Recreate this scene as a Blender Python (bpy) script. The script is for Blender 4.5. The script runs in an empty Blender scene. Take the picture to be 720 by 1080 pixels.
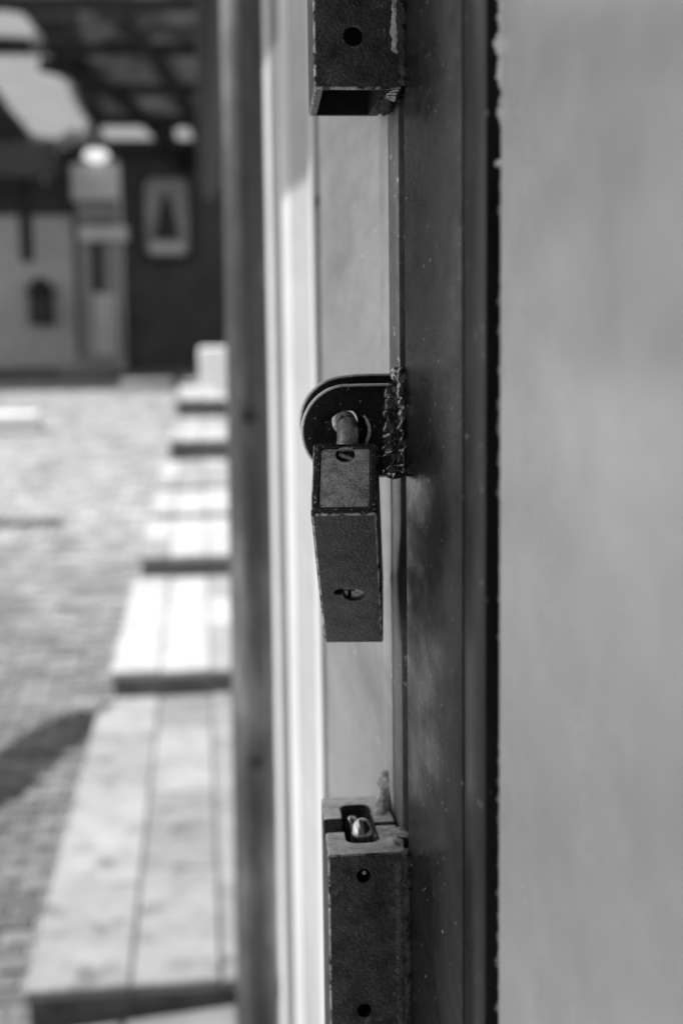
import bpy, bmesh, math, random
from mathutils import Vector, Matrix, noise
random.seed(7)
R = math.radians
S = bpy.context.scene
COL = S.collection

# ------------------------------------------------------------------ camera, sky, sun, exposure
cam = bpy.data.objects.new('camera', bpy.data.cameras.new('camera'))
COL.objects.link(cam)
cam.data.lens = 50.0
cam.data.sensor_width = 36.0
cam.data.sensor_fit = 'AUTO'
cam.data.clip_start = 0.02
cam.data.clip_end = 500.0
cam.matrix_world = (Matrix.Translation((0, 0, 1.6)) @ Matrix.Rotation(R(-5.6), 4, 'Z')
                    @ Matrix.Rotation(R(90 - 7.5), 4, 'X') @ Matrix.Rotation(R(-0.7), 4, 'Z'))
cam.data.dof.use_dof = True
cam.data.dof.focus_distance = 0.675
cam.data.dof.aperture_fstop = 6.4
S.camera = cam

SUN_AZ, SUN_EL = 80.0, 62.0            # degrees left of +Y, above the horizon
sdir = Vector((-math.sin(R(SUN_AZ)) * math.cos(R(SUN_EL)), math.cos(R(SUN_AZ)) * math.cos(R(SUN_EL)), math.sin(R(SUN_EL))))
W = bpy.data.worlds.new('World')
S.world = W
W.use_nodes = True
wn = W.node_tree
bg = wn.nodes['Background']
sky = wn.nodes.new('ShaderNodeTexSky')
sky.sky_type = 'NISHITA'
sky.sun_disc = False
sky.sun_elevation = R(SUN_EL)
sky.sun_rotation = R(-SUN_AZ)
tobw = wn.nodes.new('ShaderNodeRGBToBW')       # the photograph is black and white
wn.links.new(sky.outputs['Color'], tobw.inputs['Color'])
wn.links.new(tobw.outputs['Val'], bg.inputs['Color'])
bg.inputs['Strength'].default_value = 0.125
sun = bpy.data.objects.new('sun', bpy.data.lights.new('sun', 'SUN'))
COL.objects.link(sun)
sun.data.energy = 4.0
sun.data.angle = R(0.5)
sun.data.color = (1, 1, 1)
sun.rotation_euler = sdir.to_track_quat('Z', 'Y').to_euler()
S.view_settings.view_transform = 'Standard'
S.view_settings.look = 'None'
S.view_settings.exposure = 0.82
S.view_settings.gamma = 1.0
S.render.engine = 'CYCLES'
S.cycles.use_denoising = True
S.cycles.max_bounces = 8


# ------------------------------------------------------------------ materials
def mat(name, base, rough=0.6, metal=0.0, var=0.25, scale=30.0, bump=0.15, bscale=None, bdist=0.001,
        stretch=(1, 1, 1), specks=None, streak=None, wear=None, rvar=0.1, blotch=None, spec=0.5, transl=0.0, emit=0.0, scratch=None):
    """Procedural grey material: base value, low frequency variation, fine grain, specks and streaks."""
    m = bpy.data.materials.new(name)
    m.use_nodes = True
    nt = m.node_tree
    N, L = nt.nodes, nt.links
    b = N['Principled BSDF']
    b.inputs['Metallic'].default_value = metal
    b.inputs['Specular IOR Level'].default_value = spec
    tc = N.new('ShaderNodeTexCoord')
    mp = N.new('ShaderNodeMapping')
    mp.inputs['Scale'].default_value = stretch
    L.new(tc.outputs['Object'], mp.inputs['Vector'])

    def nz(sc, det=6.0, ro=0.6, vec=None):
        n = N.new('ShaderNodeTexNoise')
        n.inputs['Scale'].default_value = sc
        n.inputs['Detail'].default_value = det
        n.inputs['Roughness'].default_value = ro
        L.new(vec or mp.outputs['Vector'], n.inputs['Vector'])
        return n.outputs['Fac']

    def ramp(v, a, c, lo, hi):
        r = N.new('ShaderNodeMapRange')
        r.inputs['From Min'].default_value = a
        r.inputs['From Max'].default_value = c
        r.inputs['To Min'].default_value = lo
        r.inputs['To Max'].default_value = hi
        L.new(v, r.inputs['Value'])
        return r.outputs['Result']

    def math2(op, a, c):
        n = N.new('ShaderNodeMath')
        n.operation = op
        for i, x in enumerate((a, c)):
            if isinstance(x, (int, float)):
                n.inputs[i].default_value = x
            else:
                L.new(x, n.inputs[i])
        return n.outputs[0]

    v = math2('MULTIPLY', ramp(nz(scale), 0.3, 0.7, 1 - var, 1 + var), base)
    v = math2('MULTIPLY', v, ramp(nz(scale * 9, 3), 0.3, 0.7, 1 - var * 0.6, 1 + var * 0.6))
    if blotch:                                     # (scale, low, high, factor) : stains with a shape of their own
        v = math2('MULTIPLY', v, ramp(nz(blotch[0], 8, 0.65), blotch[1], blotch[2], 1.0, blotch[3]))
    if streak:                                     # (scale across, factor range) vertical runs
        m2 = N.new('ShaderNodeMapping')
        m2.inputs['Scale'].default_value = (streak[0], streak[0], streak[0] * 0.03)
        L.new(tc.outputs['Object'], m2.inputs['Vector'])
        v = math2('MULTIPLY', v, ramp(nz(1.0, 4, 0.6, m2.outputs['Vector']), 0.35, 0.65, 1 - streak[1], 1 + streak[1]))
    if specks:                                     # (scale, threshold, value) flecks of dust or bare metal
        v = math2('MAXIMUM', v, math2('MULTIPLY', ramp(nz(specks[0], 2, 0.5), specks[1], specks[1] + 0.03, 0, 1), specks[2]))
    if wear:                                       # (scale, threshold, value) worn patches
        w_ = ramp(nz(wear[0], 9, 0.7), wear[1], wear[1] + 0.06, 0, 1)
        v = math2('ADD', math2('MULTIPLY', v, math2('SUBTRACT', 1.0, w_)), math2('MULTIPLY', w_, wear[2]))
    if scratch:                                    # (scale, threshold, value) fine upright scratches
        m3 = N.new('ShaderNodeMapping')
        m3.inputs['Scale'].default_value = (scratch[0], scratch[0], scratch[0] * 0.025)
        m3.inputs['Rotation'].default_value = (0.06, 0.0, 0.0)
        L.new(tc.outputs['Object'], m3.inputs['Vector'])
        v = math2('MAXIMUM', v, math2('MULTIPLY', ramp(nz(1.0, 3, 0.6, m3.outputs['Vector']), scratch[1], scratch[1] + 0.08, 0, 1), scratch[2]))
    L.new(v, b.inputs['Base Color'])
    L.new(ramp(nz(scale * 2.2), 0.3, 0.7, max(0.02, rough - rvar), min(1, rough + rvar)), b.inputs['Roughness'])
    if bump:
        bp = N.new('ShaderNodeBump')
        bp.inputs['Strength'].default_value = bump
        bp.inputs['Distance'].default_value = bdist
        L.new(nz(bscale or scale * 12, 8, 0.65), bp.inputs['Height'])
        L.new(bp.outputs['Normal'], b.inputs['Normal'])
    if transl:
        t = N.new('ShaderNodeBsdfTranslucent')
        L.new(v, t.inputs['Color'])
        mx = N.new('ShaderNodeMixShader')
        mx.inputs[0].default_value = transl
        L.new(b.outputs[0], mx.inputs[1])
        L.new(t.outputs[0], mx.inputs[2])
        L.new(mx.outputs[0], N['Material Output'].inputs['Surface'])
    if emit:
        b.inputs['Emission Color'].default_value = (1, 1, 1, 1)
        b.inputs['Emission Strength'].default_value = emit
    return m


M = {}
M['stile'] = mat('dark_steel_paint', 0.012, 0.33, 0.0, 0.50, 40, 0.5, 300, 0.0008, (1, 0.3, 0.6), specks=(620, 0.70, 0.40), wear=(60, 0.64, 0.035), rvar=0.14, spec=0.16, scratch=(420, 0.64, 0.07))
M['stile_bar'] = mat('dark_steel_bar', 0.016, 0.36, 0.0, 0.4, 30, 0.3, 300, 0.0005, (1, 0.25, 0.3), specks=(400, 0.70, 0.2), spec=0.16)
M['panel'] = mat('pale_door_sheet', 0.56, 0.24, 0.0, 0.12, 8, 0.12, 40, 0.002, (1, 0.4, 0.6), blotch=(6, 0.46, 0.70, 1.35), rvar=0.10, spec=0.7, scratch=(160, 0.66, 0.5))
M['leaf'] = mat('weathered_steel_leaf', 0.60, 0.45, 0.0, 0.14, 26, 0.25, 300, 0.0008, (1, 0.12, 0.55), blotch=(24, 0.48, 0.72, 0.74), specks=(260, 0.70, 0.85), wear=(90, 0.68, 0.34))
M['leaf_dark'] = mat('leaf_edge_steel', 0.15, 0.4, 0.1, 0.4, 60, 0.4, 500, 0.0008, (1, 0.2, 0.5), specks=(400, 0.68, 0.6), wear=(220, 0.60, 0.12))
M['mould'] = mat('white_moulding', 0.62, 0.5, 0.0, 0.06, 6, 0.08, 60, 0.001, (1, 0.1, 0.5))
M['mould_mid'] = mat('half_shade_moulding', 0.42, 0.5, 0.0, 0.12, 6, 0.08, 60, 0.001, (1, 0.1, 0.5))  # the white moulding with half shade of a turned face in its colour
M['mould_grey'] = mat('shaded_moulding', 0.16, 0.5, 0.0, 0.12, 6, 0.08, 60, 0.001, (1, 0.1, 0.5))  # the white moulding with its shade painted as a darker tone
M['box'] = mat('raw_steel_box', 0.075, 0.45, 0.35, 0.75, 90, 1.0, 520, 0.0016, specks=(600, 0.68, 0.34), wear=(170, 0.60, 0.20))
M['box_in'] = mat('box_inside_shade', 0.008, 0.7, 0.0, 0.3, 60, 0.3)  # near-black colour stands in for the shade inside the tube
M['box_top'] = mat('lit_box_top', 0.80, 0.5, 0.2, 0.35, 120, 0.9, 700, 0.001, specks=(500, 0.66, 0.9))  # paler than the box: light falling on its top, put into colour
M['lug'] = mat('dark_lug_steel', 0.014, 0.32, 0.2, 0.5, 70, 0.6, 500, 0.001, wear=(75, 0.635, 0.16), specks=(520, 0.70, 0.45), scratch=(300, 0.66, 0.2))
M['lug_edge'] = mat('bare_lug_edge_glint', 0.92, 0.30, 0.3, 0.2, 120, 0.5, 600, 0.0006, wear=(140, 0.60, 0.06))  # bare rim metal, whitened to paint in the light along it
M['weld'] = mat('weld_metal', 0.24, 0.17, 0.9, 0.7, 45, 0.15, 400, 0.0005)
M['weld_dark'] = mat('weld_metal_sooty', 0.04, 0.35, 0.5, 0.6, 160, 0.8, 700, 0.001, wear=(200, 0.62, 0.3))
M['weld_bright'] = mat('weld_slag', 0.75, 0.6, 0.1, 0.5, 220, 1.0, 700, 0.002, wear=(260, 0.62, 0.06))
M['plock'] = mat('padlock_body_metal', 0.062, 0.38, 0.3, 0.7, 70, 1.0, 600, 0.0016, wear=(420, 0.60, 0.17), specks=(560, 0.66, 0.28), blotch=(45, 0.52, 0.68, 0.5))
M['plock_rim'] = mat('padlock_rim_metal', 0.025, 0.32, 0.3, 0.6, 150, 1.0, 900, 0.0012, specks=(620, 0.62, 0.5))
M['plock_plate'] = mat('padlock_plate_metal', 0.62, 0.5, 0.2, 0.6, 120, 1.0, 900, 0.0014, blotch=(70, 0.58, 0.64, 0.30), specks=(620, 0.58, 0.85), wear=(640, 0.585, 0.16))
M['shackle'] = mat('shackle_steel', 0.88, 0.28, 0.5, 0.3, 120, 0.4, 700, 0.0004, wear=(200, 0.55, 0.05))
M['worn'] = mat('rubbed_edge_glint', 0.48, 0.34, 0.6, 0.7, 150, 0.8, 700, 0.0008, wear=(170, 0.50, 0.045))  # rubbed metal, paled so the edges carry painted glints
M['bright'] = mat('bright_pin_steel', 0.62, 0.20, 1.0, 0.25, 120, 0.15, 500, 0.0005)
M['brass'] = mat('lock_cylinder_metal', 0.40, 0.3, 0.8, 0.3, 200, 0.3, 900, 0.0003)
M['black'] = mat('black_and_shade', 0.012, 0.6, 0.0, 0.3, 50, 0.2)  # plain black, also paints the shade inside gaps
M['post'] = mat('weathered_post', 0.095, 0.6, 0.0, 0.35, 9, 0.5, 60, 0.004, (1, 1, 0.25), streak=(26, 0.5), blotch=(9, 0.50, 0.66, 2.2))
M['post_dark'] = mat('post_knot', 0.03, 0.7, 0.0, 0.3, 20, 0.2)
M['slab'] = mat('paving_slab', 0.41, 0.85, 0.0, 0.12, 7, 0.5, 90, 0.004, blotch=(5.5, 0.56, 0.68, 0.55), spec=0.25)
for n_, b_ in (('slab_a', 0.20), ('slab_b', 0.235), ('slab_c', 0.28), ('slab_d', 0.40)):
    M[n_] = mat('paving_' + n_, b_, 0.85, 0.0, 0.16, 7, 0.5, 90, 0.004, blotch=(6.5 + b_ * 3, 0.54, 0.66, 0.5), spec=0.25)
M['slab_dark'] = mat('paving_slab_dark', 0.17, 0.85, 0.0, 0.2, 7, 0.5, 90, 0.004, blotch=(6.0, 0.5, 0.66, 0.6), spec=0.25)
M['riser'] = mat('step_core_stone', 0.12, 0.9, 0.0, 0.4, 8, 0.8, 60, 0.01, spec=0.2)
M['paver'] = mat('street_paver', 0.30, 0.6, 0.0, 0.35, 4, 0.7, 70, 0.006, blotch=(2.2, 0.5, 0.66, 0.6), spec=0.3)
M['ground'] = mat('street_ground', 0.20, 0.9, 0.0, 0.3, 3, 0.6, 50, 0.01, spec=0.2)
M['wall_pale'] = mat('pale_plaster', 0.58, 0.8, 0.0, 0.12, 2, 0.3, 20, 0.01)
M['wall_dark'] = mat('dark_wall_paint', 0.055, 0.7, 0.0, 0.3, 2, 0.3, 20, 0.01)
M['wall_mid'] = mat('grey_plaster', 0.30, 0.8, 0.0, 0.2, 2, 0.3, 20, 0.01)
M['wood_dark'] = mat('dark_timber', 0.018, 0.75, 0.0, 0.3, 6, 0.4, 40, 0.01)
M['roof_sheet'] = mat('roof_sheet', 0.24, 0.6, 0.0, 0.3, 2, 0.2, 20, 0.01, blotch=(1.1, 0.4, 0.6, 0.45), transl=0.75)
M['roof_dark'] = mat('roof_sheet_tarred', 0.06, 0.7, 0.0, 0.2, 2, 0.2, 20, 0.01)
M['torn'] = mat('torn_plastic_sheet', 0.85, 0.5, 0.0, 0.2, 6, 0.4, 30, 0.01, transl=0.8)
M['milky'] = mat('grey_sky_stand_in', 0.45, 0.5, 0.0, 0.04, 2, 0.0, transl=0.9)
M['white'] = mat('white_paint', 0.80, 0.6, 0.0, 0.06, 5, 0.2)
M['lamp'] = mat('lit_lamp_glass', 0.8, 0.4, 0.0, 0.02, 5, 0.0, emit=0.5)


# ------------------------------------------------------------------ builders
def tag(o, label, cat, group=None, kind=None):
    o['label'] = label
    if cat:
        o['category'] = cat
    if group:
        o['group'] = group
    if kind:
        o['kind'] = kind
    return o


def thing(name, loc, label, cat, group=None):
    o = bpy.data.objects.new(name, None)
    COL.objects.link(o)
    o.location = loc
    o.empty_display_size = 0.05
    bpy.context.view_layer.update()
    return tag(o, label, cat, group)


def link(name, me, m, parent=None, smooth=None):
    """One mesh object in world coordinates; parenting keeps it in place."""
    o = bpy.data.objects.new(name, me)
    COL.objects.link(o)
    if m and not me.materials:
        me.materials.append(M[m])
    if smooth is not None:
        me.polygons.foreach_set('use_smooth', [True] * len(me.polygons))
        if smooth > 0:
            me.set_sharp_from_angle(angle=R(smooth))
    if parent:
        o.parent = parent
        o.matrix_parent_inverse = parent_world(parent).inverted()
    return o


def parent_world(p):
    return p.matrix_world if p.parent is None and p.type == 'EMPTY' else WORLD.get(p.name, p.matrix_world)


WORLD = {}


def centre(o):
    """Put the mesh's origin at its own centre so that textures differ from piece to piece only by place."""
    return o


def bm_done(name, bm, m, parent=None, smooth=None):
    me = bpy.data.meshes.new(name)
    bmesh.ops.recalc_face_normals(bm, faces=bm.faces[:])
    bm.to_mesh(me)
    bm.free()
    return link(name, me, m, parent, smooth)


def add_box(bm, x0, x1, y0, y1, z0, z1, bev=0.0, seg=2):
    r = bmesh.ops.create_cube(bm, size=1)
    vs = r['verts']
    for v in vs:
        v.co = Vector((x0 + (v.co.x + .5) * (x1 - x0), y0 + (v.co.y + .5) * (y1 - y0), z0 + (v.co.z + .5) * (z1 - z0)))
    if bev:
        es = list({e for v in vs for e in v.link_edges})
        bmesh.ops.bevel(bm, geom=es, offset=bev, segments=seg, profile=0.5, affect='EDGES')


def box(name, x0, x1, y0, y1, z0, z1, m, parent=None, bev=0.0, seg=2):
    bm = bmesh.new()
    add_box(bm, x0, x1, y0, y1, z0, z1, bev, seg)
    return bm_done(name, bm, m, parent, 40 if bev else None)


def tube_mesh(bm, pts, rad, n=14, cap=True):
    """Sweep a circle along points; rad is a number or a list."""
    pts = [Vector(p) for p in pts]
    rings = []
    up = None
    for i, p in enumerate(pts):
        t = (pts[min(i + 1, len(pts) - 1)] - pts[max(i - 1, 0)]).normalized()
        if up is None:
            up = t.orthogonal().normalized()
        up = (up - t * up.dot(t)).normalized()
        sd = t.cross(up)
        r = rad[i] if isinstance(rad, (list, tuple)) else rad
        rings.append([bm.verts.new(p + (up * math.cos(2 * math.pi * k / n) + sd * math.sin(2 * math.pi * k / n)) * r) for k in range(n)])
    for a, b in zip(rings, rings[1:]):
        for k in range(n):
            bm.faces.new((a[k], a[(k + 1) % n], b[(k + 1) % n], b[k]))
    if cap:
        bm.faces.new(rings[0])
        bm.faces.new(rings[-1])


def tube(name, pts, rad, m, parent=None, n=16):
    bm = bmesh.new()
    tube_mesh(bm, pts, rad, n)
    return bm_done(name, bm, m, parent, 45)


def prism(name, outlines, depth, m, parent=None, to_world=None, bevel=0.0, edge=None, edge_ok=None):
    """Flat outline(s) (first the outside, then holes) in a plane, given a thickness; to_world maps (a, b, c) to world."""
    cu = bpy.data.curves.new(name, 'CURVE')
    cu.dimensions = '2D'
    cu.fill_mode = 'BOTH'
    for o in outlines:
        sp = cu.splines.new('POLY')
        sp.points.add(len(o) - 1)
        for p, q in zip(sp.points, o):
            p.co = (q[0], q[1], 0, 1)
        sp.use_cyclic_u = True
    cu.extrude = depth / 2 - bevel
    cu.bevel_depth = bevel
    cu.bevel_resolution = 1
    cu.offset = -bevel
    tmp = bpy.data.objects.new(name, cu)
    COL.objects.link(tmp)
    dg = bpy.context.evaluated_depsgraph_get()
    me = bpy.data.meshes.new_from_object(tmp.evaluated_get(dg))
    bpy.data.objects.remove(tmp)
    bpy.data.curves.remove(cu)
    me.materials.clear()
    me.materials.append(M[m])
    if edge:
        me.materials.append(M[edge])
        for p in me.polygons:
            p.material_index = 1 if abs(p.normal.z) < 0.975 and (edge_ok is None or edge_ok(p.center)) else 0
    if to_world:
        for v in me.vertices:
            v.co = to_world(v.co)
    bm = bmesh.new()
    bm.from_mesh(me)
    bmesh.ops.remove_doubles(bm, verts=bm.verts[:], dist=1e-6)
    bmesh.ops.recalc_face_normals(bm, faces=bm.faces[:])
    bm.to_mesh(me)
    bm.free()
    return link(name, me, None, parent, 35)


def arc(cx, cy, r, a0, a1, n):
    return [(cx + r * math.cos(R(a0 + (a1 - a0) * i / n)), cy + r * math.sin(R(a0 + (a1 - a0) * i / n))) for i in range(n + 1)]


def rrect(x0, x1, y0, y1, r, n=5):
    return (arc(x1 - r, y1 - r, r, 0, 90, n) + arc(x0 + r, y1 - r, r, 90, 180, n)
            + arc(x0 + r, y0 + r, r, 180, 270, n) + arc(x1 - r, y0 + r, r, 270, 360, n))


def cut(o, cutters, bev=0.0, seg=2):
    """Subtract closed meshes (lists of bmesh fillers) from o, then round its edges."""
    tmp = []
    for fill in cutters:
        bm = bmesh.new()
        fill(bm)
        bmesh.ops.recalc_face_normals(bm, faces=bm.faces[:])
        me = bpy.data.meshes.new('cutter')
        bm.to_mesh(me)
        bm.free()
        c = bpy.data.objects.new('cutter', me)
        COL.objects.link(c)
        c.matrix_world = o.matrix_world
        tmp.append(c)
        md = o.modifiers.new('cut', 'BOOLEAN')
        md.operation = 'DIFFERENCE'
        md.solver = 'EXACT'
        md.object = c
    if bev:
        md = o.modifiers.new('bevel', 'BEVEL')
        md.width = bev
        md.segments = seg
        md.limit_method = 'ANGLE'
        md.angle_limit = R(40)
    dg = bpy.context.evaluated_depsgraph_get()
    me = bpy.data.meshes.new_from_object(o.evaluated_get(dg))
    old = o.data
    o.modifiers.clear()
    o.data = me
    if not me.materials and old.materials:
        me.materials.append(old.materials[0])
    for c in tmp:
        bpy.data.objects.remove(c)
    me.polygons.foreach_set('use_smooth', [True] * len(me.polygons))
    me.set_sharp_from_angle(angle=R(35))
    return o


def rub_edges(o, m='worn'):
    """rubbed bare metal and painted glints along the outer rounded edges"""
    k = len(o.data.materials)
    o.data.materials.append(M[m])
    co = [v.co for v in o.data.vertices]
    lo = [min(c[a] for c in co) for a in range(3)]
    hi = [max(c[a] for c in co) for a in range(3)]
    for p in o.data.polygons:
        n = p.normal
        outer = sum(1 for a in range(3) if p.center[a] - lo[a] < 0.0025 or hi[a] - p.center[a] < 0.0025)
        if max(abs(n.x), abs(n.y), abs(n.z)) < 0.985 and outer >= 2:
            p.material_index = k


def weld(name, path, size, m, parent, pitch=1.3, squash=(1, 1, 1), jitter=0.3, seed=0, rough=0.0):
    """A weld seam: a bead of melted metal with crescent ripples, one continuous mesh."""
    bm = bmesh.new()
    path = [Vector(p) for p in path]
    n = 20
    rings, s0 = [], 0.0
    for a, b in zip(path, path[1:]):
        L = (b - a).length
        t = (b - a).normalized()
        u = t.orthogonal().normalized()
        w = t.cross(u)
        k = max(4, int(L / (size * 0.07)))
        for i in range(k + (1 if b is path[-1] else 0)):
            d = L * i / k
            s_ = s0 + d
            ring = []
            for q in range(n):
                th = 2 * math.pi * q / n
                dirv = u * math.cos(th) + w * math.sin(th)
                side = dirv.dot(Vector((0.8, -0.6, 0)))
                ph = (s_ + 0.22 * size * side) / (size * pitch) + 0.55 * noise.noise(Vector((s_ / size * .4, seed * 3.3, 0)))
                f = ph - math.floor(ph)
                rip = math.sin(math.pi * f ** 0.75) ** 0.7
                nn = rough * noise.noise(dirv * 7 + Vector((s_ / size * 6, seed, 9))) + noise.noise(dirv * 1.3 + Vector((s_ / size * 0.8, seed * 1.7, 0))) + 0.25 * noise.noise(dirv * 3 + Vector((s_ / size * 3, seed, 5)))
                r = size * (0.82 + 0.20 * rip + jitter * nn)
                ring.append((dirv, r))
            rings.append((a + t * d, ring))
        s0 += L
    vr = []
    last = len(rings) - 1
    for i, (c, ring) in enumerate(rings):
        e = min(1.0, (min(i, last - i) + 0.4) / 8.0) ** 0.5
        vr.append([bm.verts.new(c + Vector((d.x * squash[0], d.y * squash[1], d.z * squash[2])) * (r * e)) for d, r in ring])
    for a, b in zip(vr, vr[1:]):
        for q in range(n):
            bm.faces.new((a[q], a[(q + 1) % n], b[(q + 1) % n], b[q]))
    bm.faces.new(vr[0])
    bm.faces.new(vr[-1])
    return bm_done(name, bm, m, parent, 0)


def cyl(bm, c, axis, r, length, n=24, r2=None):
    c = Vector(c)
    a = Vector(axis).normalized()
    q = a.to_track_quat('Z', 'Y').to_matrix().to_4x4()
    bmesh.ops.create_cone(bm, cap_ends=True, segments=n, radius1=r, radius2=r if r2 is None else r2, depth=length,
                          matrix=Matrix.Translation(c) @ q)


def gz(y):
    """Height of the rising street."""
    prof = [(-4, -0.45), (3.3, -0.16), (10.1, 0.13), (13.9, 0.27), (17.3, 0.44), (21.0, 0.66), (29.0, 0.80)]
    if y <= prof[0][0]:
        return prof[0][1]
    for (a, za), (b, zb) in zip(prof, prof[1:]):
        if y <= b:
            return za + (zb - za) * (y - a) / (b - a)
    return prof[-1][1]


# ------------------------------------------------------------------ ground
ys = [-40, -4, 3.3, 10.1, 13.9, 17.3, 21.0, 29.0, 60, 150]
xs = [-120, -20, -6, -2, 0.0, 1.5, 6, 20, 120]
bm = bmesh.new()
grid = [[bm.verts.new((x, y, gz(y) - 0.012)) for x in xs] for y in ys]
for i in range(len(ys) - 1):
    for j in range(len(xs) - 1):
        bm.faces.new((grid[i][j], grid[i][j + 1], grid[i + 1][j + 1], grid[i + 1][j]))
ground = bm_done('ground', bm, 'ground')
tag(ground, 'sunlit sloping street paved in rows of small blocks', None, kind='structure')

PL, PD = 0.165, 0.086
spots = []
row = 0
y = 2.6
while y < 24:
    x = -0.27 - (PL / 2 if row % 2 else 0)
    while x > -4.2:
        spots.append((x - PL / 2, y))
        x -= PL
    y += PD
    row += 1


def in_view(s):
    x, yy = s
    return -0.150 * yy - 0.10 < x


near = sorted([s for s in spots if in_view(s) and s[1] > 3.0], key=lambda s: s[1])[:300]
nearset = set(near)
variants = []
for k in range(6):
    bm = bmesh.new()
    j = random.Random(k)
    add_box(bm, -PL / 2 + .006 + j.uniform(0, .003), PL / 2 - .006 - j.uniform(0, .003), -PD / 2 + .006, PD / 2 - .006 - j.uniform(0, .003), -0.03, 0.0, 0.006, 1)
    for v in bm.verts:
        v.co.z += 0.004 * noise.noise(v.co * 20 + Vector((k * 7, 0, 0))) + 0.05 * 0 * v.co.x
    bmesh.ops.recalc_face_normals(bm, faces=bm.faces[:])
    me = bpy.data.meshes.new('paver')
    bm.to_mesh(me)
    bm.free()
    me.materials.append(M['paver'])
    variants.append(me)
rp = random.Random(11)
tones = []
for k, f in enumerate((0.34, 0.46, 0.60, 0.86, 1.14, 1.36)):
    tones.append(mat('street_paver_tone', 0.30 * f, 0.6, 0.0, 0.3, 5, 0.7, 70, 0.006, blotch=(3.0, 0.5, 0.66, 0.7), spec=0.3))
for k, me in enumerate(variants):
    me.materials.clear()
    me.materials.append(tones[k])
slope = math.atan(0.043)


def tone(yy):
    """blocks darker at the foot of the street, paler further up where glare is painted in"""
    f = max(0.0, min(1.0, (yy - 5.0) / 6.0))  # glare up the street is put into the block tone
    return max(0, min(5, int(f * 3.3 + rp.uniform(0, 2.6))))


for (x, yy) in near:
    o = bpy.data.objects.new('paver', variants[tone(yy)])
    COL.objects.link(o)
    o.location = (x, yy, gz(yy) + rp.uniform(-0.004, 0.006))
    o.rotation_euler = (slope + rp.uniform(-.012, .012), rp.uniform(-.012, .012), rp.uniform(-.015, .015))
    o.parent = ground
bm = bmesh.new()
for (x, yy) in spots:
    if (x, yy) in nearset:
        continue
    z = gz(yy) + rp.uniform(-0.004, 0.006)
    tz = rp.uniform(-.004, .004)
    a, b, e = PL / 2 - .007, PD / 2 - .007, .006
    top = [bm.verts.new((x + sx * (a - e), yy + sy * (b - e), z + tz * sx + sy * .055 * b)) for sx, sy in ((-1, -1), (1, -1), (1, 1), (-1, 1))]
    low = [bm.verts.new((x + sx * a, yy + sy * b, z - .012)) for sx, sy in ((-1, -1), (1, -1), (1, 1), (-1, 1))]
    mi = tone(yy)
    bm.faces.new(top).material_index = mi
    for q in range(4):
        bm.faces.new((low[q], low[(q + 1) % 4], top[(q + 1) % 4], top[q])).material_index = mi
far_pavers = bm_done('far_pavers', bm, None, ground)
for t_ in tones:
    far_pavers.data.materials.append(t_)
far_pavers['kind'] = 'stuff'

# ------------------------------------------------------------------ stepped pavement beside the facade
# (near y, far y, left x, top z)
TIERS = [(3.34, 6.11, -0.463, 0.004), (6.11, 8.46, -0.418, 0.114), (8.46, 10.10, -0.385, 0.245), (10.10, 11.52, -0.365, 0.292),
         (11.52, 13.80, -0.360, 0.322), (13.80, 17.20, -0.310, 0.522), (17.20, 21.0, -0.285, 0.745), (21.0, 23.4, -0.25, 0.81)]
XR = 0.62
bm = bmesh.new()
for (y0, y1, xl, zt) in TIERS:
    add_box(bm, xl + .012, XR, y0 + .012, y1 + .012, gz(y0) - 0.3, zt - 0.009)
# lowest landing, sloping up towards the building
a = [(-0.50, -3.0), (XR, -3.0), (XR, 3.352), (-0.50, 3.352)]
zz = [-0.14, -0.04, -0.03, -0.14]
top = [bm.verts.new((p[0], p[1], z)) for p, z in zip(a, zz)]
low = [bm.verts.new((p[0], p[1], -0.8)) for p in a]
bm.faces.new(top)
for q in range(4):
    bm.faces.new((low[q], low[(q + 1) % 4], top[(q + 1) % 4], top[q]))
pave = bm_done('pavement', bm, 'riser')
tag(pave, 'pale stone pavement climbing in low steps beside the building', None, kind='structure')
rs = random.Random(3)
for i in range(7):                                       # the landing's own paving, rising a little towards the building
    for j in range(4):
        xa, xb = -0.50 + j * 0.28, -0.50 + j * 0.28 + 0.272
        ya, yb = -2.9 + i * 0.89, -2.9 + i * 0.89 + 0.882
        bm = bmesh.new()
        add_box(bm, xa, xb, ya, yb, -0.05, 0.0, 0.006, 1)
        for v in bm.verts:
            v.co.z += -0.105 + 0.0955 * (v.co.x + 0.5)
        bm_done('slab', bm, 'slab_d' if i < 6 else 'slab_dark', pave, 40)
JX = [-0.205, 0.018, 0.24, 0.46]
for ti, (y0, y1, xl, zt) in enumerate(TIERS):
    cols = [xl] + JX + [XR]
    for ci in range(len(cols) - 1):
        yy = y0
        first = True
        while yy < y1 - 0.02:
            ln = rs.uniform(0.55, 0.95)
            if y1 - (yy + ln) < 0.3:
                ln = y1 - yy
            ye = min(y1, yy + ln)
            g = 0.003
            dz = rs.uniform(-0.003, 0.003)
            o = box('slab', cols[ci] + (0 if ci == 0 else g), cols[ci + 1] - g, yy + (0 if first else g), ye - (0.001 if ye >= y1 else g),
                    zt - 0.032, zt + dz, rs.choice(('slab_a', 'slab_b', 'slab_c') if ti == 0 else ('slab_c', 'slab', 'slab_d')), pave, 0.006, 1)
            first = False
            yy = ye

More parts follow.
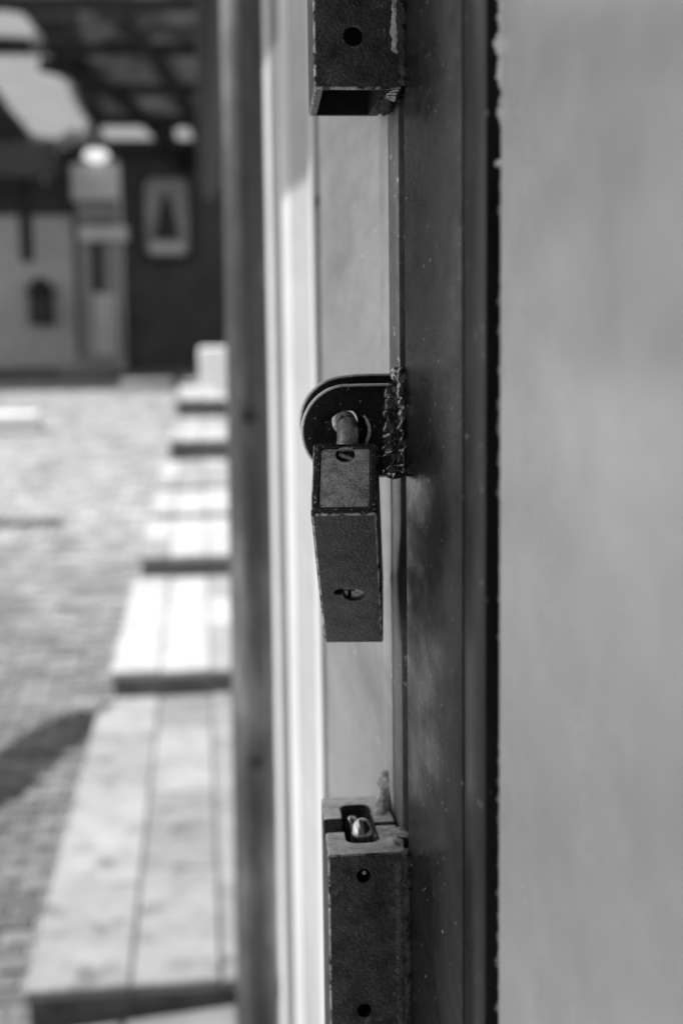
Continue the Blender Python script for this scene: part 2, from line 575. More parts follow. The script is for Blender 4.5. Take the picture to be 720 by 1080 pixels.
# white block at the top of the steps, low things at the far end
o = box('stone_block', 0.0, 0.40, 20.0, 20.4, 0.71, 1.31, 'white', None, 0.03, 3)
tag(o, 'whitewashed block standing at the top of the pale steps', 'block')
o = box('low_block', -3.2, -1.86, 16.6, 17.1, gz(16.8) - .05, gz(16.8) + 0.22, 'white', None, 0.04, 3)  # plain low white block at the street's left edge
tag(o, 'low white block at the left edge of the far street', 'kerb')
far_step = box('doorstep', -2.2, -1.35, 22.8, 23.5, 0.7, 0.99, 'wall_mid', None, 0.02)
tag(far_step, 'low grey doorstep below the pale pillar', 'step')
o = box('threshold', -1.16, -0.40, 21.2, 22.2, gz(21.5) - .2, gz(21.5) + 0.16, 'wall_mid', None, 0.02)
tag(o, 'long low grey sill in front of the dark far wall', 'step')

# ------------------------------------------------------------------ near door leaf: pale sheet, dark stile, welded lock boxes
XF = 0.100
Z0, Z1 = 0.10, 2.45
near_door = thing('steel_door', (0.11, 0.5, 0.06), 'pale sheet steel door with dark stile and welded lock boxes, nearest the camera', 'door')
bm = bmesh.new()
ny, nzz = 60, 60
gridv = []
for i in range(nzz + 1):
    z = Z0 + (Z1 - Z0) * i / nzz
    rowv = []
    for j in range(ny + 1):
        yv = -0.62 + (0.4866 + 0.62) * j / ny
        d = 0.0016 * noise.noise(Vector((yv * 5, z * 3.2, 1.7))) + 0.0005 * noise.noise(Vector((yv * 25, z * 12, 4)))
        if j == ny:
            d = 0.0
        rowv.append(bm.verts.new((XF + 0.0035 - d, yv, z)))
    gridv.append(rowv)
for i in range(nzz):
    for j in range(ny):
        bm.faces.new((gridv[i][j], gridv[i][j + 1], gridv[i + 1][j + 1], gridv[i + 1][j]))
ext = bmesh.ops.extrude_face_region(bm, geom=bm.faces[:])
for v in [g for g in ext['geom'] if isinstance(g, bmesh.types.BMVert)]:
    v.co.x = XF + 0.010
panel = bm_done('sheet_panel', bm, 'panel', near_door, 40)
box('gap_shade_plate', XF + 0.022, XF + 0.030, 0.40, 0.60, Z0, Z1, 'black', near_door)  # black sheet added to paint the shade in the gap
box('stile', XF, XF + 0.045, 0.5408, 0.6925, Z0, Z1, 'stile', near_door, 0.0012, 2)
box('stile_bar', XF + 0.0006, XF + 0.040, 0.4985, 0.5405, Z0, Z1, 'stile_bar', near_door, 0.0012, 2)
# weld seam along the pale sheet's edge, and one tack across the gap
weld('weld_seam', [(XF + 0.009, 0.4890, 1.665), (XF + 0.009, 0.4890, 1.95)], 0.0058, 'panel', near_door, 2.2, (1, 1, 1), 0.5, 5, 0.3)
weld('weld_tack', [(XF + 0.006, 0.506, 1.655), (XF + 0.006, 0.482, 1.6545)], 0.0022, 'panel', near_door, 1.5, (1, 1, 0.6), 0.3, 9)
weld('weld_seam', [(XF + 0.0085, 0.4895, 1.10), (XF + 0.0085, 0.4895, 1.655)], 0.0040, 'mould_grey', near_door, 3.0, (1, 1, 1), 0.55, 6, 0.5)
rw = random.Random(20)
for k in range(9):
    z = 1.25 + k * 0.043 + rw.uniform(-.015, .015)
    weld('weld_spatter', [(XF + 0.0065, 0.4880, z), (XF + 0.0065, 0.4880, z + rw.uniform(.004, .012))], rw.uniform(.0014, .0026), 'panel', near_door, 1.6, (1, 1, 1), 0.4, 30 + k)

# upper lock box: open square tube
BX0, BX1, BY0, BY1 = 0.0570, 0.0990, 0.690, 0.778
ub = box('lock_box', BX0, BX1, BY0, BY1, 1.7105, 2.02, 'box', near_door, 0.0012, 2)
ub['label'] = 'upper open-ended square tube with one round hole'
cut(ub, [lambda b: add_box(b, BX0 + .0046, BX1 - .0070, BY0 + .0030, BY1 - .0040, 1.60, 2.0),
         lambda b: cyl(b, (0.0760, 0.690, 1.7349), (0, 1, 0), 0.0046, 0.03, 28)], 0.0003, 1)
rub_edges(ub)
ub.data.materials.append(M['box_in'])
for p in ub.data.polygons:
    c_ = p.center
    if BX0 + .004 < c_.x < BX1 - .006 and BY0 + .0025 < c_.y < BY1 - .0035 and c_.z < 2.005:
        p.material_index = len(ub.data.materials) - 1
# lower lock box: thick block with an open slot, cross groove and two pins
lb = box('lock_box', 0.0585, BX1, BY0, BY1, 1.06, 1.3335, 'box', near_door, 0.0012, 2)
lb['label'] = 'lower lock box with open slot and two steel pins'


def slot(b):
    pts = rrect(0.0690, 0.0870, 0.7045, 0.7640, 0.006)
    lo = [b.verts.new((p[0], p[1], 1.285)) for p in pts]
    hi = [b.verts.new((p[0], p[1], 1.36)) for p in pts]
    b.faces.new(lo)
    b.faces.new(hi)
    for i in range(len(pts)):
        b.faces.new((lo[i], lo[(i + 1) % len(pts)], hi[(i + 1) % len(pts)], hi[i]))


cut(lb, [slot,
         lambda b: add_box(b, 0.04, 0.0755, 0.7215, 0.7425, 1.3240, 1.36),
         lambda b: add_box(b, 0.080, 0.12, 0.7290, 0.7345, 1.3265, 1.36),
         lambda b: cyl(b, (0.0768, 0.690, 1.3215), (0, 1, 0), 0.0037, 0.026, 24),
         lambda b: cyl(b, (0.0765, 0.690, 1.2490), (0, 1, 0), 0.0037, 0.026, 24)], 0.0003, 1)
rub_edges(lb)
lb.data.materials.append(M['box_top'])
for p in lb.data.polygons:
    if p.normal.z > 0.8 and p.center.z > 1.326:
        p.material_index = len(lb.data.materials) - 1


def pin(name, c, r, zt, parent):
    bm = bmesh.new()
    prof = [(r, 1.25), (r, zt - r * 1.9), (r * .96, zt - r * 1.3), (r * .82, zt - r * .65), (r * .58, zt - r * .22), (r * .3, zt - r * .04)]
    rings = [[bm.verts.new((c[0] + q * math.cos(t * math.pi / 12), c[1] + q * math.sin(t * math.pi / 12), z)) for t in range(24)] for q, z in prof]
    for a, b in zip(rings, rings[1:]):
        for k in range(24):
            bm.faces.new((a[k], a[(k + 1) % 24], b[(k + 1) % 24], b[k]))
    bm.faces.new(rings[-1])
    bm.faces.new(rings[0])
    return bm_done(name, bm, 'bright', parent, 60)


pin('pin', (0.0790, 0.7165, 0), 0.0058, 1.3425, lb)
pin('pin', (0.0775, 0.7530, 0), 0.0048, 1.3310, lb)
bm = bmesh.new()
cyl(bm, (0.0772, 0.6935, 1.3225), (0, 1, 0), 0.0011, 0.004, 10)
bm_done('hole_pin', bm, 'bright', lb, 40)

# welds of the boxes to the stile
weld('weld_seam', [(0.0968, 0.6900, 1.727), (0.0966, 0.6900, 1.95)], 0.0026, 'weld_bright', near_door, 2.4, (1.1, 0.6, 1.0), 0.3, 41, 0.6)
weld('weld_seam', [(0.1000, 0.6890, 1.712), (0.1000, 0.6890, 1.95)], 0.0040, 'weld_dark', near_door, 1.2, (0.9, 1.1, 1.0), 0.3, 42)
weld('weld_seam', [(0.0960, 0.694, 1.722), (0.0968, 0.697, 1.706)], 0.0042, 'weld', near_door, 1.2, (1.0, 1, 1), 0.4, 43, 0.6)
weld('weld_seam', [(0.0945, 0.700, 1.710), (0.0960, 0.722, 1.7085), (0.097, 0.745, 1.7095)], 0.0030, 'weld_dark', near_door, 2.2, (1, 1, 1), 0.6, 44, 0.8)
weld('weld_seam', [(0.0962, 0.6905, 1.330), (0.0966, 0.6900, 1.08)], 0.0030, 'box', near_door, 1.3, (1.1, 0.7, 1), 0.35, 45, 0.5)
weld('weld_seam', [(0.0998, 0.6895, 1.335), (0.1003, 0.6890, 1.08)], 0.0040, 'weld_dark', near_door, 1.2, (0.9, 1.1, 1.0), 0.4, 46, 0.5)
weld('weld_seam', [(0.0905, 0.7000, 1.332), (0.0965, 0.7050, 1.3335), (0.0970, 0.7230, 1.3330)], 0.0058, 'weld_bright', near_door, 2.0, (1.1, 1, 0.45), 0.4, 47, 0.7)
weld('weld_seam', [(0.0905, 0.745, 1.332), (0.0955, 0.757, 1.335), (0.0985, 0.768, 1.343), (0.0995, 0.772, 1.350)], 0.0050, 'weld_bright', near_door, 2.0, (0.8, 1, 0.9), 0.4, 48, 0.8)


def skew(o):
    """the boxes sit a little askew on the stile: their outer side turns in towards the back"""
    for v in o.data.vertices:
        v.co.x += (v.co.y - 0.69) * 0.050 * max(0.0, (0.099 - v.co.x) / 0.042)
    o.data.update()


skew(ub)
skew(lb)

# ------------------------------------------------------------------ far door leaf with its edge bars
far_door = thing('steel_door', (0.11, 0.95, 0.06), 'weathered grey steel door leaf behind the padlock, beyond the dark gap', 'door')
box('edge_bar', XF + 0.0006, XF + 0.040, 0.7180, 0.7490, Z0, Z1, 'leaf_dark', far_door, 0.0015, 2)
box('edge_strip', XF - 0.0004, XF + 0.030, 0.7493, 0.7860, Z0, Z1, 'leaf', far_door, 0.0015, 2)
box('face_sheet', XF + 0.0010, XF + 0.020, 0.7865, 1.184, Z0, Z1, 'leaf', far_door, 0.0015, 2)
box('gap_shade_plate', XF + 0.046, XF + 0.052, 0.66, 0.76, Z0, Z1, 'black', far_door)  # black sheet again, for the shade between the leaves
bm = bmesh.new()
cyl(bm, (XF + 0.0005, 1.187, 1.70), (1, 0, 0), 0.006, 0.006, 20)
bm_done('rivet', bm, 'leaf_dark', far_door, 40)

# ------------------------------------------------------------------ white door jamb with mouldings beyond
jamb = thing('door_jamb', (0.11, 1.7, 0.06), 'white moulded door jamb of vertical strips at the facade corner', 'door frame')


def strip(name, pts, m):
    """vertical moulding from a plan outline of (x, y) corners"""
    bm = bmesh.new()
    lo = [bm.verts.new((p[0], p[1], 0.0)) for p in pts]
    hi = [bm.verts.new((p[0], p[1], 2.9)) for p in pts]
    bm.faces.new(lo)
    bm.faces.new(hi)
    n = len(pts)
    for i in range(n):
        bm.faces.new((lo[i], lo[(i + 1) % n], hi[(i + 1) % n], hi[i]))
    return bm_done(name, bm, m, jamb)


XB = 0.16
strip('moulding', [(0.1000, 1.2155), (0.1000, 1.279), (0.1030, 1.283), (XB, 1.283), (XB, 1.2155)], 'mould')
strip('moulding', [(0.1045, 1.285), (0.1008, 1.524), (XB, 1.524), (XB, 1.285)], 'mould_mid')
strip('moulding', [(0.1003, 1.526), (0.0997, 1.532), (0.0997, 1.687), (0.1040, 1.695), (XB, 1.695), (XB, 1.526)], 'mould')
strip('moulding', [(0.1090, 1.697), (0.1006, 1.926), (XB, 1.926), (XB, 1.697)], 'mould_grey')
strip('moulding', [(0.1003, 1.928), (0.0998, 1.935), (0.0998, 2.060), (XB, 2.060), (XB, 1.928)], 'mould')
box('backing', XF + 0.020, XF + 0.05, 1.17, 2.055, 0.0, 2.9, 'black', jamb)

# ------------------------------------------------------------------ the lug plates (one on each leaf)
LC = (0.0722, 1.5478)                  # hole centre (x, z)


def lug_outline(cx, cz, r, xr, top, bot, stretch=1.0):
    pts = arc(cx, cz, r, 90, 270, 26)
    pts = [(p[0], p[1]) for p in pts]
    return [(xr, cz + top), (cx + 0.006, cz + top)] + pts[1:-1] + [(cx + 0.006, cz - bot), (xr, cz - bot)]


fl = prism('lug_plate', [lug_outline(LC[0], LC[1], 0.0232, 0.0985, 0.0232, 0.0232), arc(LC[0], LC[1], 0.0102, 0, 345, 23)],
           0.0056, 'lug', near_door, lambda c: Vector((c.x, 0.7000 + c.z, c.y)), 0.0011, 'lug_edge', lambda c: math.hypot(c.x - LC[0], c.y - LC[1]) > 0.016 or c.x > LC[0] + 0.0085)
bl = prism('lug_plate', [lug_outline(LC[0] + 0.0006, LC[1] + 0.0035, 0.0232, 0.0985, 0.0240, 0.0232), arc(LC[0] + .0005, LC[1] + 0.0035, 0.0066, 0, 345, 23)],
           0.0056, 'lug', far_door, lambda c: Vector((c.x, 0.7195 + c.z, c.y)), 0.0011, 'lug_edge', lambda c: math.hypot(c.x - LC[0], c.y - LC[1]) > 0.016 or c.x > LC[0] + 0.0085)
weld('weld_seam', [(0.0950, 0.6985, 1.5715), (0.0952, 0.6985, 1.5235)], 0.0064, 'weld_dark', near_door, 1.6, (1.0, 0.42, 1), 0.30, 65, 0.2)
weld('weld_seam', [(0.0938, 0.6980, 1.5705), (0.0940, 0.6980, 1.5240)], 0.0046, 'weld', near_door, 1.25, (1.05, 0.62, 1), 0.38, 61, 0.12)
weld('weld_seam', [(0.0990, 0.6935, 1.5790), (0.0992, 0.6935, 1.5270)], 0.0044, 'weld', near_door, 1.55, (0.85, 0.9, 1), 0.36, 62, 0.12)
weld('weld_seam', [(0.0970, 0.703, 1.5720), (0.0985, 0.716, 1.5775)], 0.0030, 'weld', far_door, 1.2, (0.8, 1.0, 0.8), 0.4, 63)
# sliver of bare metal at the mouth of the gap
box('latch_edge', 0.1012, 0.1022, 0.6960, 0.6985, 1.478, 1.506, 'leaf', near_door, 0.0003)

# ------------------------------------------------------------------ padlock
k = 0.914
PW, PT, PH = 0.034 * k, 0.0467 * k, 0.1236 * k
P0 = Vector((0.0709 * k, 0.7103 * k, 1.6 - (1.6 - 1.5050) * k))
PR = Matrix.Rotation(R(-8.35), 4, 'Z') @ Matrix.Rotation(R(-0.43), 4, 'Y') @ Matrix.Rotation(R(45.4), 4, 'X')
PM = Matrix.Translation(P0) @ PR
padlock = thing('padlock', P0, 'dark rectangular block padlock hanging from the round lug', 'padlock')
padlock.matrix_world = PM
bpy.context.view_layer.update()


def local(o, par=None):
    """padlock pieces are modelled in the padlock's own axes"""
    o.parent = padlock if par is None else par
    o.matrix_parent_inverse = Matrix.Identity(4)
    return o


bm = bmesh.new()
add_box(bm, -PW / 2, PW / 2, 0, PT, -PH, 0, 0.0013, 3)
body = bm_done('body', bm, 'plock')
KZ = -PH * 0.585


def keyhole(b):
    pts = arc(0.0020, KZ - 0.0014, 0.0053, -200, 110, 18) + [(-0.0040, KZ + 0.0042), (-0.0074, KZ + 0.0024), (-0.0080, KZ - 0.0002), (-0.0048, KZ - 0.0014)]
    lo = [b.verts.new((p[0], -0.01, p[1])) for p in pts]
    hi = [b.verts.new((p[0], 0.008, p[1])) for p in pts]
    b.faces.new(lo)
    b.faces.new(hi)
    for i in range(len(pts)):
        b.faces.new((lo[i], lo[(i + 1) % len(pts)], hi[(i + 1) % len(pts)], hi[i]))


RW = 0.0036
SC = (0.0, PT * 0.845)


def platecut(b):
    pts = rrect(-PW / 2 + RW, PW / 2 - RW, 0.0042, PT - 0.0030, 0.0016, 4)
    lo = [b.verts.new((p[0], p[1], -0.0014)) for p in pts]
    hi = [b.verts.new((p[0], p[1], 0.01)) for p in pts]
    b.faces.new(lo)
    b.faces.new(hi)
    for i in range(len(pts)):
        b.faces.new((lo[i], lo[(i + 1) % len(pts)], hi[(i + 1) % len(pts)], hi[i]))


cut(body, [keyhole, platecut, lambda b: cyl(b, (SC[0], SC[1], 0), (0, 0, 1), 0.0052, 0.010, 26)], 0.0003, 1)
rub_edges(body)
local(body)
body.data.materials.append(M['plock_rim'])
RIM = len(body.data.materials) - 1
for p in body.data.polygons:
    if p.normal.z > 0.9 and p.center.z > -0.0045:
        p.material_index = RIM
plate = prism('cover_plate', [rrect(-PW / 2 + RW + .0003, PW / 2 - RW - .0003, 0.0045, PT - 0.0033, 0.0015, 4), arc(SC[0], SC[1], 0.0047, 0, 345, 23)],
              0.0010, 'plock_plate', None, lambda c: Vector((c.x, c.y, c.z - 0.0010)), 0.0002)
local(plate)
bm = bmesh.new()
cyl(bm, (SC[0], SC[1], -0.0034), (0, 0, 1), 0.0045, 0.0016, 24)
screw = local(bm_done('screw', bm, 'plock_rim', None, 40))
bm = bmesh.new()
add_box(bm, -0.0036, 0.0036, -0.0009, 0.0009, -0.0004, 0.0004, 0.0002, 1)
bmesh.ops.transform(bm, matrix=Matrix.Translation((SC[0], SC[1], -0.0023)) @ Matrix.Rotation(R(-28), 4, 'Z'), verts=bm.verts[:])
local(bm_done('screw_slot', bm, 'plock_plate', None, 40), screw)
bm = bmesh.new()
cyl(bm, (0.0020, 0.0062, KZ - 0.0016), (0, 1, 0), 0.0050, 0.0090, 26)
kc = bm_done('lock_cylinder', bm, 'brass', None, 40)
cut(kc, [lambda b: add_box(b, -0.01, 0.0026, -0.01, 0.03, KZ - 0.0004, KZ + 0.0013), lambda b: add_box(b, -0.0012, 0.0006, -0.01, 0.03, KZ - 0.006, KZ)], 0.0002, 1)
local(kc)
bm = bmesh.new()
for i in range(4):
    add_box(bm, -0.0032 + i * 0.0015, -0.0021 + i * 0.0015, 0.0008, 0.006, KZ + 0.0016, KZ + 0.0036, 0.0002, 1)
local(bm_done('key_ward', bm, 'bright', None))
# U shaped shackle: out of the back, through both lugs, round and back in
inv = PM.inverted()
ctrl = [Vector((0, PT - 0.008, -0.0105)), Vector((0, PT + 0.001, -0.0105)), inv @ Vector((LC[0], 0.7000, LC[1] + 0.0005)), inv @ Vector((LC[0] + .0003, 0.7110, LC[1] + 0.0035)),
        inv @ Vector((LC[0] + .0005, 0.7215, LC[1] + 0.0030)), inv @ Vector((LC[0], 0.7345, LC[1] - 0.0060)), inv @ Vector((LC[0], 0.7400, LC[1] - 0.0190)),
        inv @ Vector((LC[0] + .001, 0.7370, LC[1] - 0.0330)), Vector((0, PT + 0.001, -0.066)), Vector((0, PT - 0.008, -0.066))]
pts = []
for i in range(1, len(ctrl) - 2):
    p0, p1, p2, p3 = ctrl[i - 1:i + 3]
    for q in range(6):
        t = q / 6
        pts.append(0.5 * ((2 * p1) + (p2 - p0) * t + (2 * p0 - 5 * p1 + 4 * p2 - p3) * t * t + (3 * p1 - p0 - 3 * p2 + p3) * t ** 3))
pts = [ctrl[0]] + pts + [ctrl[-2], ctrl[-1]]
bm = bmesh.new()
tube_mesh(bm, pts, 0.0053, 22)
local(bm_done('shackle', bm, 'shackle', None, 60))

# ------------------------------------------------------------------ building return wall, porch and its post
bld = thing('building_wall', (0.9, 3, 0.0), 'pale side wall of the house behind the porch post', 'wall')
box('return_wall', 0.163, 1.30, 1.95, 2.05, 0.0, 3.1, 'wall_pale', bld)
box('porch_wall', 0.95, 1.15, 2.052, 27.4, -0.1, 3.1, 'wall_pale', bld)
post = thing('porch_post', (0.112, 3.0, 0.02), 'dark weathered round post beside the stepped pavement', 'post')
PX, PY = 0.101, 3.0
tube('pipe', [(PX + .001, PY, 1.45), (PX + .002, PY, 1.6), (PX + .006, PY, 2.2), (PX + .011, PY, 3.1)], 0.0465, 'post', post, 28)
bm = bmesh.new()
tube_mesh(bm, [(PX - .008, PY, -0.1), (PX - .0035, PY, 0.7), (PX + .001, PY, 1.40), (PX + .002, PY, 1.585), (PX + .002, PY, 1.595)], [0.0475, 0.0475, 0.0475, 0.0475, 0.0465], 28)
bm_done('sleeve', bm, 'post', post, 45)
for z in (1.415, 0.675):
    bm = bmesh.new()
    cyl(bm, (PX - 0.002, PY - 0.046, z), (0.05, 1, 0), 0.016, 0.012, 20)
    bm_done('bolt_hole', bm, 'post_dark', post, 40)
bm = bmesh.new()
cyl(bm, (PX + 0.052, PY - 0.018, 0.535), (1, -.6, 0), 0.009, 0.03, 16)
bm_done('hook', bm, 'white', post, 40)

# ------------------------------------------------------------------ far end of the street
YB = 24.0
fb = thing('far_house', (-1.5, YB, 1.0), 'dim shopfront closing the far end of the street under the roof', 'building')
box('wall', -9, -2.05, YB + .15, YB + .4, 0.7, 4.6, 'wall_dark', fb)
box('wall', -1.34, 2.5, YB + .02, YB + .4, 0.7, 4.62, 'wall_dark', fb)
dr = box('door', -4.6, -2.12, YB + .04, YB + .14, 0.95, 3.43, 'wall_pale', fb, 0.02)
for i in range(4):
    box('door_rail', -4.58, -2.14, YB + .02, YB + .038, 1.15 + i * .02 + i * .6, 1.19 + i * .02 + i * .6, 'wall_pale', fb)
pl = box('pillar', -2.03, -1.36, YB - .20, YB + .3, 0.95, 4.05, 'wall_mid', fb, 0.02)
box('pillar_panel', -1.80, -1.43, YB - .24, YB - .202, 1.15, 2.15, 'wall_pale', pl, 0.01)
box('niche', -1.82, -1.64, YB - .23, YB - .202, 2.18, 2.96, 'black', pl, 0.01)
box('ledge', -2.0, -1.22, YB - .46, YB - .203, 2.98, 3.22, 'wall_pale', pl, 0.03)
box('base', -2.1, -1.3, YB - .30, YB - .202, 0.95, 1.12, 'wall_mid', pl, 0.02)
far_sign = tag(box('shop_sign', -1.96, -1.20, YB - .52, YB - .42, 3.62, 4.20, 'wall_pale', None, 0.02), 'pale sign board fixed to the top of the far pillar', 'sign')
far_roll = tag(tube('round_bracket', [(-1.88, YB - .44, 3.42), (-1.28, YB - .44, 3.42)], 0.10, 'wall_mid'), 'grey roll bracket under the pale sign board', 'bracket')
# dark hanging bar and house-shaped lantern in front of the pale door
far_bar = tag(box('hanging_bar', -2.80, -2.60, YB - .5, YB - .42, 2.66, 3.96, 'wood_dark', None, 0.02), 'dark bar hanging in front of the pale far door', 'bar')
lan = thing('wall_lantern', (-2.66, YB - .1, 1.65), 'small house-shaped dark lantern on the pale far door', 'lantern')
prism('lantern_roof', [[(-2.92, 2.18), (-2.40, 2.18), (-2.60, 2.42), (-2.72, 2.42)]], 0.30, 'wood_dark', lan, lambda c: Vector((c.x, YB - .13 + c.z, c.y)))
box('lantern_body', -2.84, -2.48, YB - .27, YB + .02, 1.66, 2.178, 'wood_dark', lan, 0.015)
box('lantern_pane', -2.76, -2.56, YB - .28, YB - .272, 1.76, 2.06, 'wall_dark', lan)
# framed board with a dark flared shape
sg = thing('framed_board', (-0.65, YB - .1, 2.7), 'pale framed board with a dark flared shape on the dark wall', 'board')
prism('frame', [rrect(-1.00, -0.18, 2.66, 4.06, 0.08)], 0.08, 'wood_dark', sg, lambda c: Vector((c.x, YB - .05 + c.z, c.y)))
prism('board', [rrect(-0.94, -0.24, 2.76, 4.00, 0.14)], 0.04, 'wall_mid', sg, lambda c: Vector((c.x, YB - .112 + c.z, c.y)))
prism('dark_shape', [[(-0.80, 3.02), (-0.40, 3.02), (-0.45, 3.35), (-0.53, 3.68), (-0.60, 3.76), (-0.66, 3.70), (-0.73, 3.40)]], 0.03, 'black', sg, lambda c: Vector((c.x, YB - .148 + c.z, c.y)))
box('bottom_bar', -0.86, -0.32, YB - .165, YB - .134, 2.80, 2.98, 'wall_pale', sg, 0.02)
lp = thing('street_lamp', (-1.72, YB - .6, 4.3), 'lit white bowl lamp above the pillar sign', 'lamp')
bm = bmesh.new()
bmesh.ops.create_uvsphere(bm, u_segments=20, v_segments=12, radius=1, matrix=Matrix.Translation((-1.66, YB - .7, 4.30)) @ Matrix.Diagonal((0.20, 0.18, 0.11, 1)))
bm_done('bowl', bm, 'lamp', lp, 60)
tube('stem', [(-1.66, YB - .7, 4.40), (-1.66, YB - .7, 4.60)], 0.03, 'wood_dark', lp)


# ------------------------------------------------------------------ roof over the far end, with a torn hole
def rz(y):
    return 5.75 - 0.225 * (y - 18.0)


roof = thing('market_roof', (0, 21, 0.9), 'dark timber roof with pale sheets and a torn hole over the street end', 'roof')
hole1 = [(-2.98, 19.85), (-2.52, 19.90), (-2.43, 19.95), (-2.22, 19.90), (-2.04, 19.97), (-1.91, 20.16), (-1.87, 20.53), (-1.81, 20.63), (-1.74, 20.95), (-1.74, 21.43), (-1.69, 21.92),
         (-1.61, 22.45), (-1.64, 22.92), (-1.72, 23.04), (-1.9, 22.92), (-2.01, 23.16), (-2.18, 23.33), (-2.36, 23.24), (-2.52, 23.12), (-2.59, 22.68), (-2.67, 22.3), (-2.74, 21.72), (-2.75, 21.44), (-3.14, 20.55)]
hole2 = [(-2.83, 18.77), (-2.37, 18.81), (-2.26, 18.86), (-2.13, 18.89), (-2.04, 19.1), (-1.99, 19.43), (-2.05, 19.58), (-2.18, 19.62), (-2.4, 19.60), (-2.95, 19.48)]


def ragged(p, a, seed, n=3):
    rnd = random.Random(seed)
    out = []
    for q, w in zip(p, p[1:] + p[:1]):
        for t in range(n):
            f = t / n
            out.append((q[0] + (w[0] - q[0]) * f + rnd.uniform(-a, a), q[1] + (w[1] - q[1]) * f + rnd.uniform(-a, a) * 2))
    return out


slits = [rrect(-1.42, -0.62, 22.75, 23.35, 0.08), rrect(-0.28, 0.02, 22.80, 23.35, 0.08)]
prism('roof_sheet', [[(-9, 18.3), (3, 18.3), (3, 24.5), (-9, 24.5)], ragged(hole1, 0.012, 1), ragged(hole2, 0.012, 2)] + slits, 0.012, 'roof_sheet', roof,
      lambda c: Vector((c.x, c.y, rz(c.y) + c.z)))


def beam(name, p, q, w, h, m, parent):
    """rectangular timber between two points"""
    p, q = Vector(p), Vector(q)
    t = (q - p).normalized()
    sd = t.cross(Vector((0, 0, 1))).normalized()
    up = sd.cross(t)
    bm = bmesh.new()
    ends = [[bm.verts.new(c + sd * (a * w / 2) + up * (b * h / 2)) for a, b in ((-1, -1), (1, -1), (1, 1), (-1, 1))] for c in (p, q)]
    bm.faces.new(ends[0])
    bm.faces.new(ends[1])
    for k in range(4):
        bm.faces.new((ends[0][k], ends[0][(k + 1) % 4], ends[1][(k + 1) % 4], ends[1][k]))
    return bm_done(name, bm, m, parent)


for y, x0 in ((18.45, -9), (19.75, -9), (21.1, -1.60), (22.3, -1.50), (23.6, -9)):
    beam('purlin', (x0, y, rz(y) - .09), (3, y, rz(y) - .09), 0.14, 0.14, 'wood_dark', roof)
for x in (-4.2, 0.30, 1.6):
    beam('rafter', (x, 18.3, rz(18.3) - .24), (x, 24.2, rz(24.2) - .24), 0.16, 0.16, 'wood_dark', roof)


def brace(pts, r):
    tube('brace', pts, r, 'wood_dark', roof, 10)


brace([(-0.94, 18.3, rz(18.3) - .3), (-0.80, 18.7, rz(18.7) - .26), (-0.52, 19.5, 5.18), (-0.28, 20.5, 4.96), (-0.06, 21.5, 4.72), (0.11, 22.5, 4.46), (0.20, 23.3, 4.24), (0.24, 23.9, 4.08)], 0.11)
brace([(-2.0, 20.0, 5.12), (-1.72, 20.2, 5.08), (-1.30, 20.7, 4.98), (-0.90, 21.5, 4.80), (-0.60, 22.3, 4.58), (-0.36, 23.1, 4.36), (-0.16, 23.9, 4.18)], 0.10)
beam('tie_beam', (-9, 22.2, 4.12), (-2.05, 22.2, 4.12), 0.16, 0.5, 'wall_dark', roof)
for x in (-4.4, 1.9):
    beam('roof_post', (x, 18.6, 0.75), (x, 18.6, rz(18.6) - .3), 0.18, 0.18, 'wood_dark', roof)


def ribbon(name, pts, w, m, parent):
    """crumpled hanging strip of sheet"""
    bm = bmesh.new()
    prev = None
    rnd = random.Random(len(pts))
    dense = []
    for p, q in zip(pts, pts[1:]):
        for t in range(6):
            dense.append(Vector(p).lerp(Vector(q), t / 6))
    for i, p in enumerate(dense):
        a = p + Vector((rnd.uniform(-.02, .02), rnd.uniform(-.03, .03), rnd.uniform(-.01, .02)))
        n = noise.noise(Vector((i * .35, 2, 3)))
        b = p + Vector((w * (0.55 + .3 * n), 0.10 * n, -w * (0.9 + .5 * n)))
        cur = (bm.verts.new(a), bm.verts.new((a + b) / 2 + Vector((.04, .05 * n, 0))), bm.verts.new(b))
        if prev:
            for k in range(2):
                bm.faces.new((prev[k], cur[k], cur[k + 1], prev[k + 1]))
        prev = cur
    o = bm_done(name, bm, m, parent, 0)
    md = o.modifiers.new('thick', 'SOLIDIFY')
    md.thickness = 0.006
    return o


prism('grey_sky_sheet', [[(-3.6, 18.5), (-1.52, 18.5), (-1.40, 22.3), (0.25, 22.3), (0.25, 23.9), (-3.6, 23.9)]], 0.01, 'milky', roof, lambda c: Vector((c.x, c.y, rz(c.y) + .16 + c.z)))  # added sheet, stands in for grey sky behind hole and slits


def on_roof(p, d=0.03):
    return (p[0], p[1], rz(p[1]) - d)


ribbon('torn_flap', [on_roof(p) for p in hole1[5:20]], 0.16, 'torn', roof)
ribbon('torn_flap', [on_roof(p) for p in hole1[18:23]], -0.10, 'torn', roof)
ribbon('torn_flap', [on_roof(p) for p in hole2[4:8]], 0.12, 'torn', roof)
ribbon('torn_flap', [(-2.62, 23.2, 4.5), (-2.47, 23.2, 4.32), (-2.38, 23.2, 4.12), (-2.38, 23.2, 3.85)], 0.12, 'torn', roof)

# the far end stands further up the street and is built a fifth larger than drawn above
for t_ in (fb, lan, sg, lp, roof, far_sign, far_roll, far_bar, far_step):
    t_.scale = (1.2, 1.2, 1.2)
    t_.location = (t_.location.x * 1.2 + (0.144 if t_ in (fb, lan, sg, lp) else 0.0), t_.location.y * 1.2, t_.location.z * 1.2 - 0.32)

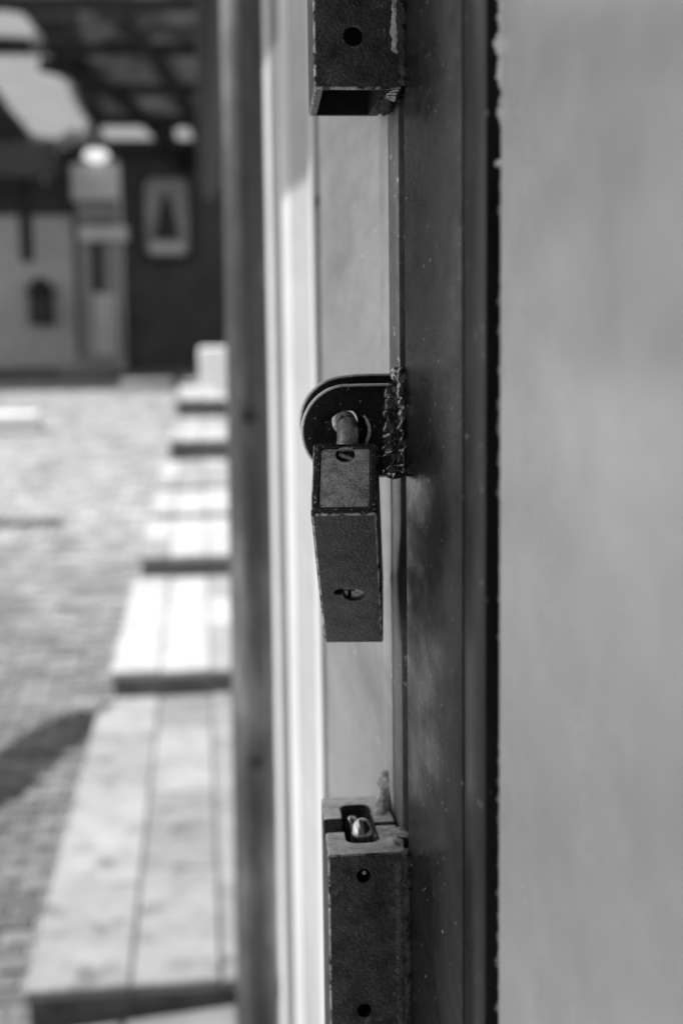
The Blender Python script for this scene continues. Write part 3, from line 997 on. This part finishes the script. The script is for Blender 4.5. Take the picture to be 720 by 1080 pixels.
# ------------------------------------------------------------------ porch eave over the house side
eave = thing('porch_roof', (0.6, 12, 3.1), 'dark porch roof edge carried by the round post', 'roof')
beam('plate_beam', (0.17, 2.2, 3.17), (0.17, 17.5, 3.17), 0.12, 0.14, 'wood_dark', eave)
beam('roof_boards', (0.68, 2.2, 3.27), (0.68, 17.5, 3.27), 1.3, 0.05, 'wood_dark', eave)

# ------------------------------------------------------------------ unseen frame added left of the street, shaped to throw the paving shadows
awn = thing('shadow_frame', (-4.6, 8, 0.1), 'unseen timber frame added to cast shadows at the left of the street', 'awning')


def up_sun(x, y, h):
    s = h / sdir.z
    return Vector((x, y, gz(y))) + sdir * s


c = [(-0.46, 6.06), (-0.54, 5.90), (-0.64, 5.72), (-0.73, 5.45), (-0.80, 5.15), (-1.05, 4.6), (-2.2, 4.0)]
tube('curved_arm', [up_sun(x, y, 3.0) for x, y in c], [0.10, 0.12, 0.13, 0.13, 0.13, 0.12, 0.12], 'wood_dark', awn, 12)
a1, a2 = up_sun(-1.13, 10.75, 3.2), up_sun(-3.2, 10.85, 3.2)
tube('cross_pole', [a1, a2], 0.19, 'wood_dark', awn, 12)
for p in (a2, up_sun(-2.2, 4.0, 3.0)):
    tube('support_post', [(p.x, p.y, gz(p.y)), (p.x, p.y, p.z + .1)], 0.09, 'wood_dark', awn, 12)

# ------------------------------------------------------------------ unseen canopy over the doors, its boards cut to shape sun on the facade
can = thing('shade_canopy', (0.1, 0.5, 2.6), 'unseen boarded canopy added to shade the steel doors', 'canopy')
for i in range(9):
    xa = -0.92 + i * 0.112
    box('canopy_board', xa, xa + 0.109, -1.6, 1.34 if i < 5 else (1.75 if i == 5 else 2.45), 2.62, 2.65, 'wood_dark', can)
for y in (-1.4, 0.5, 2.3):
    box('canopy_beam', -0.90 if y < 1 else -0.2, 0.098, y - .04, y + .04, 2.52, 2.619, 'wood_dark', can)
wallu = box('building_facade', 0.17, 0.40, -2.2, 1.948, -0.1, 3.1, 'wall_pale')
tag(wallu, 'house wall behind the steel doors', 'wall')

# dark wall added behind the camera, blocks sky light from the near faces
tag(box('sky_block_wall', -3.2, 0.168, -1.95, -1.75, -0.5, 3.0, 'wall_dark'), 'unseen dark wall added behind the camera to block sky light', 'wall')
